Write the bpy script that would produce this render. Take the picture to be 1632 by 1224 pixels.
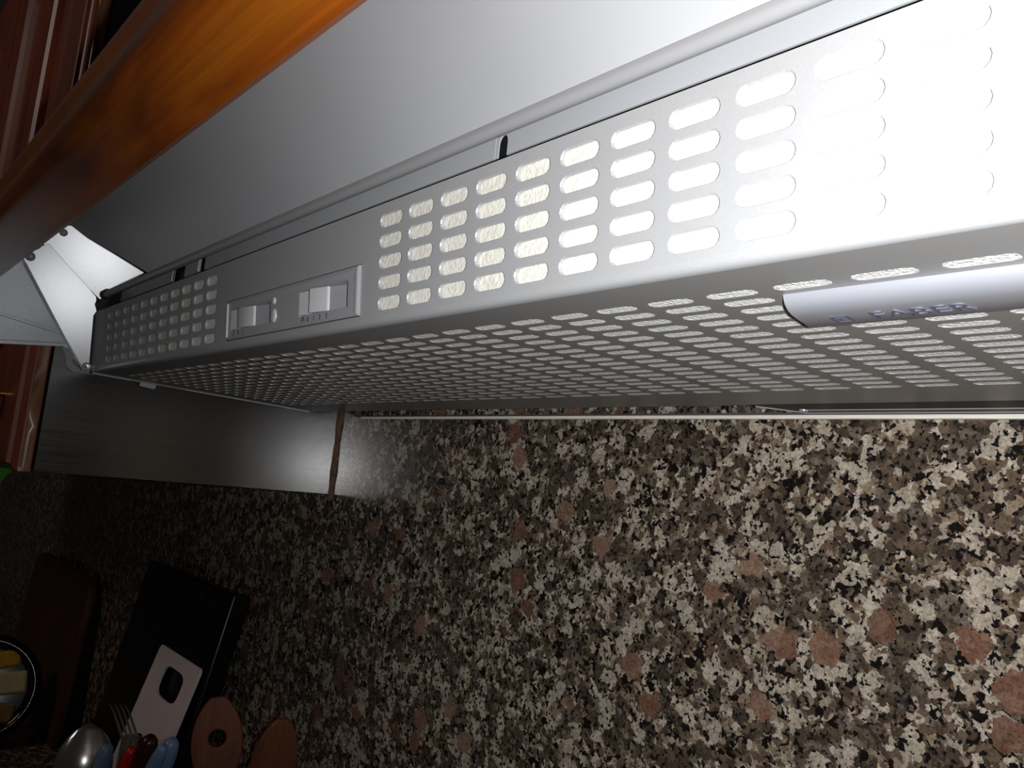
import bpy, bmesh, math, random
from mathutils import Vector, Matrix

random.seed(4)
for o in list(bpy.data.objects):
    bpy.data.objects.remove(o, do_unlink=True)
SC = bpy.context.scene
COL = SC.collection

# ------------------------------------------------------------------ camera
# metres; X runs along the hood, Y into the wall, Z up; Z = 0 is the underside of the hood at its front edge
CAM = Vector((0.7136, -0.2133, -0.0776))
RIGHT = Vector((0.65385957, 0.75029503, 0.09759624))
DOWN = Vector((-0.03280408, 0.15698128, -0.98705662))
FWD = Vector((-0.75590446, 0.64219486, 0.12725645))
cam_d = bpy.data.cameras.new('camera')
cam = bpy.data.objects.new('camera', cam_d)
COL.objects.link(cam)
cam_d.sensor_fit = 'HORIZONTAL'
cam_d.sensor_width = 36.0
cam_d.lens = 1291.63 / 1632 * 36.0
cam_d.clip_start = 0.01
m3 = Matrix((RIGHT, -DOWN, -FWD)).transposed()
cam.matrix_world = Matrix.Translation(CAM) @ m3.to_4x4()
SC.camera = cam

# ------------------------------------------------------------------ world and light
world = bpy.data.worlds.new('dim_kitchen')
SC.world = world
world.use_nodes = True
bg = world.node_tree.nodes['Background']
bg.inputs[0].default_value = (1.0, 0.82, 0.72, 1)
bg.inputs[1].default_value = 0.006

fl = bpy.data.lights.new('phone_flash', 'SPOT')        # the flash that lit the photograph, beside the lens
fl.energy = 11.0
fl.spot_size = math.radians(120)
fl.spot_blend = 1.0
fl.shadow_soft_size = 0.004
fl.color = (0.975, 0.985, 1.0)
flo = bpy.data.objects.new('phone_flash', fl)
COL.objects.link(flo)
aim = (RIGHT * ((1180 - 816) / 1291.63) + DOWN * ((490 - 612) / 1291.63) + FWD).normalized()
flo.rotation_euler = aim.to_track_quat('-Z', 'Y').to_euler()
flo.location = CAM + RIGHT * 0.022 - DOWN * 0.002

wn = bpy.data.lights.new('fill_light', 'AREA')         # added dim fill light, out of view, lifts the door and counter
wn.shape = 'DISK'
wn.size = 0.6
wn.energy = 2.6
wn.color = (1.0, 0.86, 0.78)
wno = bpy.data.objects.new('fill_light', wn)
COL.objects.link(wno)
wno.location = (-0.7, -1.45, 1.0)
wno.rotation_euler = (Vector((-0.5, -0.1, -0.1)) - wno.location).to_track_quat('-Z', 'Y').to_euler()

SC.view_settings.view_transform = 'Standard'
SC.view_settings.look = 'None'
SC.view_settings.exposure = 0.0
SC.view_settings.gamma = 1.0
SC.view_settings.use_curve_mapping = False

# ------------------------------------------------------------------ materials
MATS = {}


def new_mat(name):
    m = bpy.data.materials.new(name)
    m.use_nodes = True
    MATS[name] = m
    nt = m.node_tree
    return m, nt, nt.nodes['Principled BSDF']


def N(nt, t, **kw):
    n = nt.nodes.new(t)
    for k, v in kw.items():
        if hasattr(n, k):
            setattr(n, k, v)
        else:
            n.inputs[k].default_value = v
    return n


def ramp(nt, stops, interp='LINEAR'):
    r = nt.nodes.new('ShaderNodeValToRGB')
    r.color_ramp.interpolation = interp
    el = r.color_ramp.elements
    while len(el) < len(stops):
        el.new(0.5)
    for e, (p, c) in zip(el, stops):
        e.position = p
        e.color = (*c, 1) if len(c) == 3 else c
    return r


def simple(name, col, rough=0.5, metal=0.0, spec=0.5, noise=0.0, nscale=60, bump=0.0, bscale=300, coat=0.0,
           stretch=(1, 1, 1), rvar=0.0):
    m, nt, b = new_mat(name)
    b.inputs['Roughness'].default_value = rough
    b.inputs['Metallic'].default_value = metal
    b.inputs['Specular IOR Level'].default_value = spec
    b.inputs['Coat Weight'].default_value = coat
    b.inputs['Coat Roughness'].default_value = 0.12
    b.inputs['Base Color'].default_value = (*col, 1)
    tc = N(nt, 'ShaderNodeTexCoord')
    mp = N(nt, 'ShaderNodeMapping')
    mp.inputs['Scale'].default_value = stretch
    nt.links.new(tc.outputs['Object'], mp.inputs['Vector'])
    if noise > 0 or rvar > 0:
        nz = N(nt, 'ShaderNodeTexNoise')
        nz.inputs['Scale'].default_value = nscale
        nz.inputs['Detail'].default_value = 5
        nt.links.new(mp.outputs[0], nz.inputs['Vector'])
        r = ramp(nt, [(0.3, tuple(c * (1 - noise) for c in col)), (0.7, tuple(min(1, c * (1 + noise)) for c in col))])
        nt.links.new(nz.outputs['Fac'], r.inputs[0])
        nt.links.new(r.outputs[0], b.inputs['Base Color'])
        if rvar > 0:
            mr = N(nt, 'ShaderNodeMapRange')
            mr.inputs['From Min'].default_value = 0.3
            mr.inputs['From Max'].default_value = 0.7
            mr.inputs['To Min'].default_value = max(0.02, rough - rvar)
            mr.inputs['To Max'].default_value = rough + rvar
            nt.links.new(nz.outputs['Fac'], mr.inputs[0])
            nt.links.new(mr.outputs[0], b.inputs['Roughness'])
    if bump > 0:
        bz = N(nt, 'ShaderNodeTexNoise')
        bz.inputs['Scale'].default_value = bscale
        bz.inputs['Detail'].default_value = 3
        nt.links.new(mp.outputs[0], bz.inputs['Vector'])
        bp = N(nt, 'ShaderNodeBump')
        bp.inputs['Strength'].default_value = bump
        bp.inputs['Distance'].default_value = 0.001
        nt.links.new(bz.outputs['Fac'], bp.inputs['Height'])
        nt.links.new(bp.outputs[0], b.inputs['Normal'])
    return m


def granite(name):
    m, nt, b = new_mat(name)
    L = nt.links.new
    tc = N(nt, 'ShaderNodeTexCoord')
    mp = N(nt, 'ShaderNodeMapping')
    mp.inputs['Scale'].default_value = (1, 1, 1)
    L(tc.outputs['Object'], mp.inputs['Vector'])
    # wobble the coordinates so the grains get ragged outlines
    wz = N(nt, 'ShaderNodeTexNoise')
    wz.inputs['Scale'].default_value = 170
    wz.inputs['Detail'].default_value = 4
    L(mp.outputs[0], wz.inputs['Vector'])
    sub = N(nt, 'ShaderNodeVectorMath', operation='SUBTRACT')
    sub.inputs[1].default_value = (0.5, 0.5, 0.5)
    L(wz.outputs['Color'], sub.inputs[0])
    scl = N(nt, 'ShaderNodeVectorMath', operation='SCALE')
    scl.inputs['Scale'].default_value = 0.012
    L(sub.outputs[0], scl.inputs[0])
    add = N(nt, 'ShaderNodeVectorMath', operation='ADD')
    L(mp.outputs[0], add.inputs[0])
    L(scl.outputs[0], add.inputs[1])

    def vor(scale, rand=1.0, src=None):
        v = N(nt, 'ShaderNodeTexVoronoi')
        v.inputs['Scale'].default_value = scale
        v.inputs['Randomness'].default_value = rand
        L((src or add).outputs[0], v.inputs['Vector'])
        sp = N(nt, 'ShaderNodeSeparateColor')
        L(v.outputs['Color'], sp.inputs[0])
        return v, sp
    # matrix of mid grains
    v1, s1 = vor(190)
    r1 = ramp(nt, [(0.0, (0.012, 0.010, 0.009)), (0.12, (0.085, 0.062, 0.045)), (0.30, (0.155, 0.115, 0.080)),
                   (0.50, (0.29, 0.225, 0.16)), (0.62, (0.42, 0.36, 0.285)), (0.80, (0.55, 0.485, 0.40)),
                   (0.93, (0.15, 0.10, 0.072))], 'CONSTANT')
    L(s1.outputs[0], r1.inputs[0])
    # large soft regions: darker smoky quartz and pale feldspar
    v2, s2 = vor(85)
    r2 = ramp(nt, [(0.0, (0.075, 0.057, 0.043)), (0.34, (0.5, 0.5, 0.5)), (0.72, (0.57, 0.505, 0.41)), (0.84, (0.5, 0.5, 0.5))], 'CONSTANT')
    f2 = ramp(nt, [(0.0, (0.72,) * 3), (0.34, (0, 0, 0)), (0.72, (0.7,) * 3), (0.84, (0, 0, 0))], 'CONSTANT')
    L(s2.outputs[1], r2.inputs[0])
    L(s2.outputs[1], f2.inputs[0])
    mx1 = N(nt, 'ShaderNodeMix', data_type='RGBA')
    L(f2.outputs[0], mx1.inputs['Factor'])
    L(r1.outputs[0], mx1.inputs['A'])
    L(r2.outputs[0], mx1.inputs['B'])
    # reddish brown crystals, few and big
    scl2 = N(nt, 'ShaderNodeVectorMath', operation='SCALE')
    scl2.inputs['Scale'].default_value = 0.011
    L(sub.outputs[0], scl2.inputs[0])
    add2 = N(nt, 'ShaderNodeVectorMath', operation='ADD')
    L(mp.outputs[0], add2.inputs[0])
    L(scl2.outputs[0], add2.inputs[1])
    v3, s3 = vor(44, 1.0, add2)
    f3 = ramp(nt, [(0.0, (0, 0, 0)), (0.87, (1, 1, 1))], 'CONSTANT')
    L(s3.outputs[2], f3.inputs[0])
    d3 = N(nt, 'ShaderNodeMath', operation='LESS_THAN')
    d3.inputs[1].default_value = 0.50
    L(v3.outputs['Distance'], d3.inputs[0])
    a3 = N(nt, 'ShaderNodeMath', operation='MULTIPLY')
    L(f3.outputs[0], a3.inputs[0])
    L(d3.outputs[0], a3.inputs[1])
    a3b = N(nt, 'ShaderNodeMath', operation='MULTIPLY')
    a3b.inputs[1].default_value = 0.88
    L(a3.outputs[0], a3b.inputs[0])
    r3 = ramp(nt, [(0.0, (0.15, 0.075, 0.050)), (0.5, (0.22, 0.112, 0.075)), (1.0, (0.30, 0.19, 0.14))])
    L(s3.outputs[0], r3.inputs[0])
    mx2 = N(nt, 'ShaderNodeMix', data_type='RGBA')
    L(a3b.outputs[0], mx2.inputs['Factor'])
    L(mx1.outputs['Result'], mx2.inputs['A'])
    L(r3.outputs[0], mx2.inputs['B'])
    # black mica specks
    nz = N(nt, 'ShaderNodeTexNoise')
    nz.inputs['Scale'].default_value = 270
    nz.inputs['Detail'].default_value = 3
    nz.inputs['Roughness'].default_value = 0.55
    L(mp.outputs[0], nz.inputs['Vector'])
    f4 = ramp(nt, [(0.565, (0, 0, 0)), (0.60, (1, 1, 1))])
    L(nz.outputs['Fac'], f4.inputs[0])
    inv = N(nt, 'ShaderNodeMath', operation='SUBTRACT')
    inv.inputs[0].default_value = 1.0
    L(a3.outputs[0], inv.inputs[1])
    f4m = N(nt, 'ShaderNodeMath', operation='MULTIPLY')
    L(f4.outputs[0], f4m.inputs[0])
    L(inv.outputs[0], f4m.inputs[1])
    mx3 = N(nt, 'ShaderNodeMix', data_type='RGBA')
    mx3.inputs['B'].default_value = (0.012, 0.011, 0.012, 1)
    L(f4m.outputs[0], mx3.inputs['Factor'])
    L(mx2.outputs['Result'], mx3.inputs['A'])
    fz = N(nt, 'ShaderNodeTexNoise')
    fz.inputs['Scale'].default_value = 620
    fz.inputs['Detail'].default_value = 3
    L(mp.outputs[0], fz.inputs['Vector'])
    fr_ = ramp(nt, [(0.28, (0.50, 0.47, 0.45)), (0.62, (1.0, 0.98, 0.95))])
    L(fz.outputs['Fac'], fr_.inputs[0])
    mx4 = N(nt, 'ShaderNodeMix', data_type='RGBA', blend_type='MULTIPLY')
    mx4.inputs['Factor'].default_value = 1.0
    L(mx3.outputs['Result'], mx4.inputs['A'])
    L(fr_.outputs[0], mx4.inputs['B'])
    L(mx4.outputs['Result'], b.inputs['Base Color'])
    b.inputs['Roughness'].default_value = 0.16
    b.inputs['Specular IOR Level'].default_value = 0.5
    return m


def wood(name, dark, mid, light, rough=0.25, scale=1.0, axis=0, coat=0.6, crough=0.18):
    m, nt, b = new_mat(name)
    L = nt.links.new
    tc = N(nt, 'ShaderNodeTexCoord')
    mp = N(nt, 'ShaderNodeMapping')
    s = [14.0 * scale] * 3
    s[axis] = 2.2 * scale
    mp.inputs['Scale'].default_value = s
    L(tc.outputs['Object'], mp.inputs['Vector'])
    n1 = N(nt, 'ShaderNodeTexNoise')
    n1.inputs['Scale'].default_value = 2.2
    n1.inputs['Detail'].default_value = 4
    n1.inputs['Distortion'].default_value = 0.6
    L(mp.outputs[0], n1.inputs['Vector'])
    r = ramp(nt, [(0.30, dark), (0.47, mid), (0.68, light)])
    L(n1.outputs['Fac'], r.inputs[0])
    mp2 = N(nt, 'ShaderNodeMapping')
    s2 = [420.0 * scale] * 3
    s2[axis] = 9.0 * scale
    mp2.inputs['Scale'].default_value = s2
    L(tc.outputs['Object'], mp2.inputs['Vector'])
    n2 = N(nt, 'ShaderNodeTexNoise')
    n2.inputs['Scale'].default_value = 1.0
    n2.inputs['Detail'].default_value = 3
    L(mp2.outputs[0], n2.inputs['Vector'])
    r2 = ramp(nt, [(0.25, (0.72,) * 3), (0.7, (1.08,) * 3)])
    L(n2.outputs['Fac'], r2.inputs[0])
    mx = N(nt, 'ShaderNodeMix', data_type='RGBA', blend_type='MULTIPLY')
    mx.inputs['Factor'].default_value = 1.0
    L(r.outputs[0], mx.inputs['A'])
    L(r2.outputs[0], mx.inputs['B'])
    L(mx.outputs['Result'], b.inputs['Base Color'])
    b.inputs['Roughness'].default_value = rough
    b.inputs['Coat Weight'].default_value = coat
    b.inputs['Coat Roughness'].default_value = crough
    return m


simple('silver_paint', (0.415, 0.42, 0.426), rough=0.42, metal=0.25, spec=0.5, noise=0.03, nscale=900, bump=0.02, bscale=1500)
simple('silver_paint_shaded', (0.33, 0.325, 0.32), rough=0.36, metal=0.35, spec=0.6, noise=0.03, nscale=900)  # same paint as the front, darkened for the shade under the hood
simple('grey_sheet', (0.50, 0.512, 0.528), rough=0.38, metal=0.2, spec=0.5, noise=0.03, nscale=12)
simple('rod_metal', (0.42, 0.42, 0.43), rough=0.35, metal=0.3)
simple('galvanised', (0.42, 0.425, 0.44), rough=0.24, metal=0.20, noise=0.14, nscale=1500, bump=0.05, bscale=1500)
simple('leaf_sheet', (0.50, 0.51, 0.53), rough=0.38, metal=0.5, noise=0.06, nscale=500)
simple('felt', (0.70, 0.685, 0.61), rough=0.9, spec=0.2, noise=0.10, nscale=420, bump=0.55, bscale=520)
simple('felt_coarse', (0.86, 0.85, 0.80), rough=0.95, spec=0.2, noise=0.10, nscale=420, bump=1.0, bscale=700)
simple('panel_plastic', (0.33, 0.335, 0.345), rough=0.45, noise=0.02)
simple('knob_plastic', (0.56, 0.565, 0.575), rough=0.4)
simple('dark_plastic_and_shade', (0.012, 0.012, 0.013), rough=0.4)  # plastic of the rod cap, also the shade in flange gap and screw cross
simple('print_ink', (0.02, 0.02, 0.025), rough=0.6)
simple('badge_silver', (0.46, 0.47, 0.52), rough=0.33, metal=0.45)
simple('badge_ink', (0.10, 0.10, 0.14), rough=0.5)
simple('lens_grey', (0.50, 0.50, 0.51), rough=0.25)
simple('chrome', (0.92, 0.92, 0.93), rough=0.32, metal=0.6)
simple('steel_shiny', (0.62, 0.60, 0.58), rough=0.20, metal=0.85)
simple('brushed_steel', (0.19, 0.186, 0.182), rough=0.21, metal=1.0, noise=0.06, nscale=1.0, stretch=(60, 12, 700), rvar=0.02)
simple('trim_grey', (0.16, 0.15, 0.14), rough=0.4, metal=0.3)
simple('aluminium', (0.88, 0.83, 0.73), rough=0.4, metal=0.0, noise=0.12, nscale=30, stretch=(2, 40, 40))
simple('rusty_bead', (0.10, 0.045, 0.018), rough=0.5, noise=0.5, nscale=90)
simple('black_channel', (0.012, 0.012, 0.013), rough=0.5)
simple('hood_inside', (0.03, 0.03, 0.03), rough=0.7)
granite('granite')
wood('flap_wood', (0.12, 0.017, 0.002), (0.31, 0.070, 0.004), (0.42, 0.115, 0.006), rough=0.35, scale=0.9, axis=0, coat=0.8, crough=0.33)
wood('door_wood', (0.17, 0.034, 0.013), (0.25, 0.052, 0.020), (0.32, 0.075, 0.028), rough=0.45, scale=1.0, axis=2, coat=0.25)
wood('worn_wood', (0.10, 0.03, 0.010), (0.30, 0.13, 0.05), (0.42, 0.20, 0.08), rough=0.45, scale=2.4, axis=2, coat=0.2)
wood('spoon_wood', (0.13, 0.030, 0.006), (0.19, 0.046, 0.010), (0.23, 0.062, 0.015), rough=0.55, scale=2.0, axis=2, coat=0.0)
wood('dark_spoon_wood', (0.10, 0.03, 0.012), (0.15, 0.05, 0.02), (0.19, 0.065, 0.025), rough=0.55, scale=2.0, axis=2, coat=0.0)
wood('board_wood', (0.06, 0.016, 0.010), (0.085, 0.024, 0.016), (0.11, 0.034, 0.02), rough=0.6, scale=1.0, axis=2, coat=0.0)
simple('black_glass', (0.005, 0.004, 0.005), rough=0.30, spec=0.3)
simple('icon_grey', (0.05, 0.045, 0.045), rough=0.5)
simple('white_board', (0.90, 0.76, 0.76), rough=0.5, noise=0.03, nscale=40)
simple('red_plastic', (0.55, 0.01, 0.012), rough=0.3)
simple('blue_plastic', (0.16, 0.26, 0.42), rough=0.35)
simple('brown_plastic', (0.045, 0.012, 0.010), rough=0.25)
simple('ceramic_dark', (0.05, 0.04, 0.035), rough=0.3)
simple('black_enamel', (0.010, 0.008, 0.008), rough=0.10)
simple('sponge_yellow', (0.85, 0.48, 0.05), rough=0.95, noise=0.2, nscale=200, bump=0.6, bscale=500)
simple('sponge_cream', (0.88, 0.76, 0.42), rough=0.95, noise=0.15, nscale=200, bump=0.5, bscale=500)
simple('sponge_brown', (0.38, 0.22, 0.07), rough=0.95, noise=0.2, nscale=200, bump=0.5, bscale=500)
simple('green_cloth', (0.05, 0.30, 0.03), rough=0.85, noise=0.15, nscale=300)
simple('wire_metal', (0.16, 0.15, 0.14), rough=0.4, metal=0.8)
simple('brass', (0.70, 0.36, 0.10), rough=0.25, metal=1.0)


# ------------------------------------------------------------------ mesh helpers
class MB:
    def __init__(self):
        self.v, self.f = [], []

    def add(self, vs, fs):
        o = len(self.v)
        self.v += [tuple(p) for p in vs]
        self.f += [tuple(i + o for i in f) for f in fs]
        return self

    def box(self, x0, x1, y0, y1, z0, z1):
        vs = [(x, y, z) for x in (x0, x1) for y in (y0, y1) for z in (z0, z1)]
        return self.add(vs, [(0, 1, 3, 2), (4, 6, 7, 5), (0, 4, 5, 1), (2, 3, 7, 6), (0, 2, 6, 4), (1, 5, 7, 3)])

    def obox(self, o, ax, ay, az):
        o, ax, ay, az = map(Vector, (o, ax, ay, az))
        vs = [o + ax * i + ay * j + az * k for i in (0, 1) for j in (0, 1) for k in (0, 1)]
        return self.add(vs, [(0, 1, 3, 2), (4, 6, 7, 5), (0, 4, 5, 1), (2, 3, 7, 6), (0, 2, 6, 4), (1, 5, 7, 3)])

    def prism(self, poly, ext):
        """poly: list of 3D points, ext: vector"""
        e = Vector(ext)
        n = len(poly)
        vs = [Vector(p) for p in poly] + [Vector(p) + e for p in poly]
        fs = [tuple(range(n))[::-1], tuple(range(n, 2 * n))]
        fs += [(i, (i + 1) % n, n + (i + 1) % n, n + i) for i in range(n)]
        return self.add(vs, fs)

    def sweep_x(self, prof, x0, x1, closed=True, cap=True):
        n = len(prof)
        vs = [(x0, y, z) for y, z in prof] + [(x1, y, z) for y, z in prof]
        rng = range(n) if closed else range(n - 1)
        fs = [(i, (i + 1) % n, n + (i + 1) % n, n + i) for i in rng]
        if cap and closed:
            fs += [tuple(range(n))[::-1], tuple(range(n, 2 * n))]
        return self.add(vs, fs)

    def tube(self, pts, rad, seg=10, cap=True):
        pts = [Vector(p) for p in pts]
        rads = rad if isinstance(rad, (list, tuple)) else [rad] * len(pts)
        rings = []
        up = None
        for i, p in enumerate(pts):
            t = (pts[min(i + 1, len(pts) - 1)] - pts[max(i - 1, 0)]).normalized()
            if up is None:
                a = Vector((0, 0, 1)) if abs(t.z) < 0.9 else Vector((1, 0, 0))
                up = t.cross(a).normalized()
            up = (up - t * up.dot(t)).normalized()
            w = t.cross(up)
            rings.append([p + (up * math.cos(2 * math.pi * k / seg) + w * math.sin(2 * math.pi * k / seg)) * rads[i]
                          for k in range(seg)])
        vs = [q for r in rings for q in r]
        fs = []
        for i in range(len(pts) - 1):
            for k in range(seg):
                a, b = i * seg + k, i * seg + (k + 1) % seg
                fs.append((a, b, b + seg, a + seg))
        if cap:
            fs.append(tuple(range(seg))[::-1])
            fs.append(tuple(range((len(pts) - 1) * seg, len(pts) * seg)))
        return self.add(vs, fs)

    def loft(self, rings, cap=True):
        n = len(rings[0])
        vs = [q for r in rings for q in r]
        fs = []
        for i in range(len(rings) - 1):
            for k in range(n):
                a, b = i * n + k, i * n + (k + 1) % n
                fs.append((a, b, b + n, a + n))
        if cap:
            fs.append(tuple(range(n))[::-1])
            fs.append(tuple(range((len(rings) - 1) * n, len(rings) * n)))
        return self.add(vs, fs)

    def lathe(self, prof, c, axis=(0, 0, 1), seg=28):
        a = Vector(axis).normalized()
        h = Vector((1, 0, 0)) if abs(a.x) < 0.9 else Vector((0, 1, 0))
        u = a.cross(h).normalized()
        w = a.cross(u)
        c = Vector(c)
        rings = [[c + a * z + (u * math.cos(2 * math.pi * k / seg) + w * math.sin(2 * math.pi * k / seg)) * max(r, 1e-5)
                  for k in range(seg)] for r, z in prof]
        return self.loft(rings)

    def build(self, name, mat, parent=None, smooth=False, bevel=0.0, bseg=2, angle=40):
        me = bpy.data.meshes.new(name)
        me.from_pydata(self.v, [], self.f)
        bm = bmesh.new()
        bm.from_mesh(me)
        bmesh.ops.remove_doubles(bm, verts=bm.verts, dist=1e-6)
        bmesh.ops.recalc_face_normals(bm, faces=bm.faces)
        bm.to_mesh(me)
        bm.free()
        me.materials.append(MATS[mat])
        o = bpy.data.objects.new(name, me)
        COL.objects.link(o)
        if parent is not None:
            o.parent = parent
            o.matrix_parent_inverse = Matrix.Translation(-parent.location)
        if smooth:
            for p in me.polygons:
                p.use_smooth = True
            me.set_sharp_from_angle(angle=math.radians(angle))
        if bevel > 0:
            md = o.modifiers.new('bevel', 'BEVEL')
            md.width = bevel
            md.segments = bseg
            md.limit_method = 'ANGLE'
            md.angle_limit = math.radians(35)
            for p in me.polygons:
                p.use_smooth = True
            me.set_sharp_from_angle(angle=math.radians(50))
        return o


def empty(name, loc, label, cat, group=None):
    o = bpy.data.objects.new(name, None)
    o.empty_display_size = 0.02
    o.location = loc
    COL.objects.link(o)
    return tag(o, label, cat, group)


def tag(o, label, cat, group=None):
    o['label'] = label
    o['category'] = cat
    if group:
        o['group'] = group
    return o


def struct(o):
    o['kind'] = 'structure'
    return o


def text_mesh(body, size, origin, ux, uy, mat, name, parent, thick=0.0002, sx=1.0, align='CENTER'):
    cu = bpy.data.curves.new(name, 'FONT')
    cu.body = body
    cu.size = size
    cu.align_x = align
    cu.align_y = 'CENTER'
    cu.extrude = thick
    cu.offset = 0.0
    cu.resolution_u = 3
    to = bpy.data.objects.new('tmp_text', cu)
    COL.objects.link(to)
    dg = bpy.context.evaluated_depsgraph_get()
    dg.update()
    me = bpy.data.meshes.new_from_object(to.evaluated_get(dg))
    bpy.data.objects.remove(to, do_unlink=True)
    ux, uy = Vector(ux).normalized(), Vector(uy).normalized()
    n = ux.cross(uy)
    o0 = Vector(origin)
    for v in me.vertices:
        c = v.co.copy()
        v.co = o0 + ux * (c.x * sx) + uy * c.y + n * c.z
    me.materials.clear()
    me.materials.append(MATS[mat])
    o = bpy.data.objects.new(name, me)
    COL.objects.link(o)
    if parent is not None:
        o.parent = parent
        o.matrix_parent_inverse = Matrix.Translation(-parent.location)
    return o


# ------------------------------------------------------------------ key dimensions
HX = -0.2259                 # left end of the hood / face of the steel cladding
XR = 0.78                    # right end of the hood (outside the frame)
WALL = 0.3009                # face of the granite
TB = -0.0261                 # fall of the underside towards the wall
TILT = math.radians(-5.76)
US = Vector((0, math.sin(TILT), math.cos(TILT)))          # up along the front panel
NF = Vector((0, -math.cos(TILT), math.sin(TILT)))         # out of the front panel
VG = Vector((0, 1, TB)).normalized()                      # back along the underside
NG = Vector((0, TB, -1)).normalized()                     # out of the underside (downwards)
UX = Vector((1, 0, 0))
FTOP = 0.0632


def FP(x, s, d=0.0):
    return UX * x + US * s + NF * d


def GP(x, y, d=0.0):
    return UX * x + VG * y + NG * d


def stadium(l, h, seg=6):
    r = h / 2
    a = l / 2 - r
    pts = []
    for k in range(seg + 1):
        t = -math.pi / 2 + math.pi * k / seg
        pts.append((a + r * math.cos(t), r * math.sin(t)))
    for k in range(seg + 1):
        t = math.pi / 2 + math.pi * k / seg
        pts.append((-a + r * math.cos(t), r * math.sin(t)))
    return pts


def slot_cell(mb, P, cu, cv, pu, pv, l, h, seg=6, lip=0.0004, depth=0.0016):
    """one pierced cell of the sheet: rectangle with a round-ended slot, its lip turned inwards"""
    hole = stadium(l, h, seg)
    n = len(hole)
    cr = [(pu / 2, -pv / 2), (pu / 2, pv / 2), (-pu / 2, pv / 2), (-pu / 2, -pv / 2)]
    vs = [P(cu + a, cv + b, 0) for a, b in hole] + [P(cu + a, cv + b, 0) for a, b in cr]
    fs = []
    half = seg // 2
    for k in range(seg):                       # right end: fan to its two corners
        fs.append((k, n + (0 if k < half else 1), k + 1))
    fs.append((half, n + 0, n + 1))
    o = seg + 1
    for k in range(seg):
        fs.append((o + k, n + (2 if k < half else 3), o + k + 1))
    fs.append((o + half, n + 2, n + 3))
    fs.append((seg, n + 1, n + 2, o))
    fs.append((n - 1, n + 3, n + 0, 0))
    # turned-in lip
    lh = stadium(l - lip * 1.6, h - lip * 1.6, seg)
    b0 = len(vs)
    vs += [P(cu + a, cv + b, -lip) for a, b in lh]
    vs += [P(cu + a, cv + b, -depth) for a, b in lh]
    for k in range(n):
        k2 = (k + 1) % n
        fs.append((k, k2, b0 + k2, b0 + k))
        fs.append((b0 + k, b0 + k2, b0 + n + k2, b0 + n + k))
    mb.add(vs, fs)


def rect(mb, P, u0, u1, v0, v1):
    mb.add([P(u0, v0, 0), P(u1, v0, 0), P(u1, v1, 0), P(u0, v1, 0)], [(0, 1, 2, 3)])


# ------------------------------------------------------------------ setting: granite wall
wall = struct(MB().box(-3.2, 1.6, WALL, WALL + 0.03, -0.70, 0.02).build('wall_back', 'granite'))
wall_up = struct(MB().box(-3.2, 1.6, WALL, WALL + 0.03, 0.02, 0.9).build('wall_upper', 'granite'))
counter = MB().box(-3.2, 1.6, -0.28, WALL, -0.72, -0.68).build('countertop', 'granite', bevel=0.004)
tag(counter, 'dark granite countertop under the wall cabinet', 'countertop')

# metal trim strip along the granite just under the hood
trim = MB()
trim.sweep_x([(WALL, -0.0112), (WALL - 0.0045, -0.0110), (WALL - 0.0050, -0.0096), (WALL - 0.0045, -0.0084), (WALL, -0.0082)], -0.165, 1.5)
struct(trim.build('trim_1', 'aluminium', smooth=True, angle=50))
trim = MB()
trim.sweep_x([(WALL, -0.0081), (WALL - 0.0030, -0.0080), (WALL - 0.0034, -0.0072), (WALL - 0.0028, -0.0064), (WALL, -0.0062)], -0.185, 1.5)
struct(trim.build('trim_3', 'trim_grey'))
bead = MB()
zs = [0.0, -0.018, -0.04, -0.06, -0.08, -0.0985, -0.113]
rings = []
for i, z in enumerate(zs):
    w = 0.0034 + 0.0006 * math.sin(i * 2.1)
    rings.append([(HX - 0.001, WALL, z), (HX + w * 1.5, WALL, z), (HX + w, WALL - w * 0.6, z), (HX + 0.0005, WALL - w * 1.4, z)])
bead.loft(rings)
struct(bead.build('trim_2', 'rusty_bead', smooth=True, angle=80))

# ------------------------------------------------------------------ wall cabinet on the left
cab = empty('wall_cabinet', (-0.83, 0.13, -0.108), 'dark red wooden wall cabinet with steel-clad side beside the hood', 'cabinet')
MB().box(-1.43, HX - 0.0032, -0.0355, WALL - 0.001, -0.1065, 0.75).build('carcass', 'door_wood', cab)
st = MB().box(HX - 0.003, HX, -0.0365, WALL - 0.0005, -0.1080, 0.75).build('side_cladding', 'brushed_steel', cab, bevel=0.0006)
st['label'] = 'brushed stainless steel sheet on the cabinet side'
# door with rounded edges and a raised moulding
dx0, dx1, dz0, dz1 = -0.82, HX - 0.001, -0.1085, 0.74
levels = [(0, -0.0390), (0, -0.0495), (0.0012, -0.0525), (0.0035, -0.0548), (0.0065, -0.0562), (0.0075, -0.0600),
          (0.0100, -0.0612), (0.0135, -0.0615), (0.135, -0.0615), (0.138, -0.0690), (0.143, -0.0725), (0.149, -0.0715), (0.152, -0.0660),
          (0.156, -0.0655), (0.161, -0.0600), (0.185, -0.0560), (0.215, -0.0565), (0.222, -0.0530)]
rings = []
for ins, y in levels:
    rings.append([(dx0 + ins, y, dz0 + ins), (dx1 - ins, y, dz0 + ins), (dx1 - ins, y, dz1 - ins), (dx0 + ins, y, dz1 - ins)])
door = MB().loft(rings).build('door', 'door_wood', cab, smooth=True, angle=30)
d2 = MB().loft([[(x - 0.601, y, z) for x, y, z in r] for r in rings]).build('door', 'door_wood', cab, smooth=True, angle=30)
edge = MB()
rings = []
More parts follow.
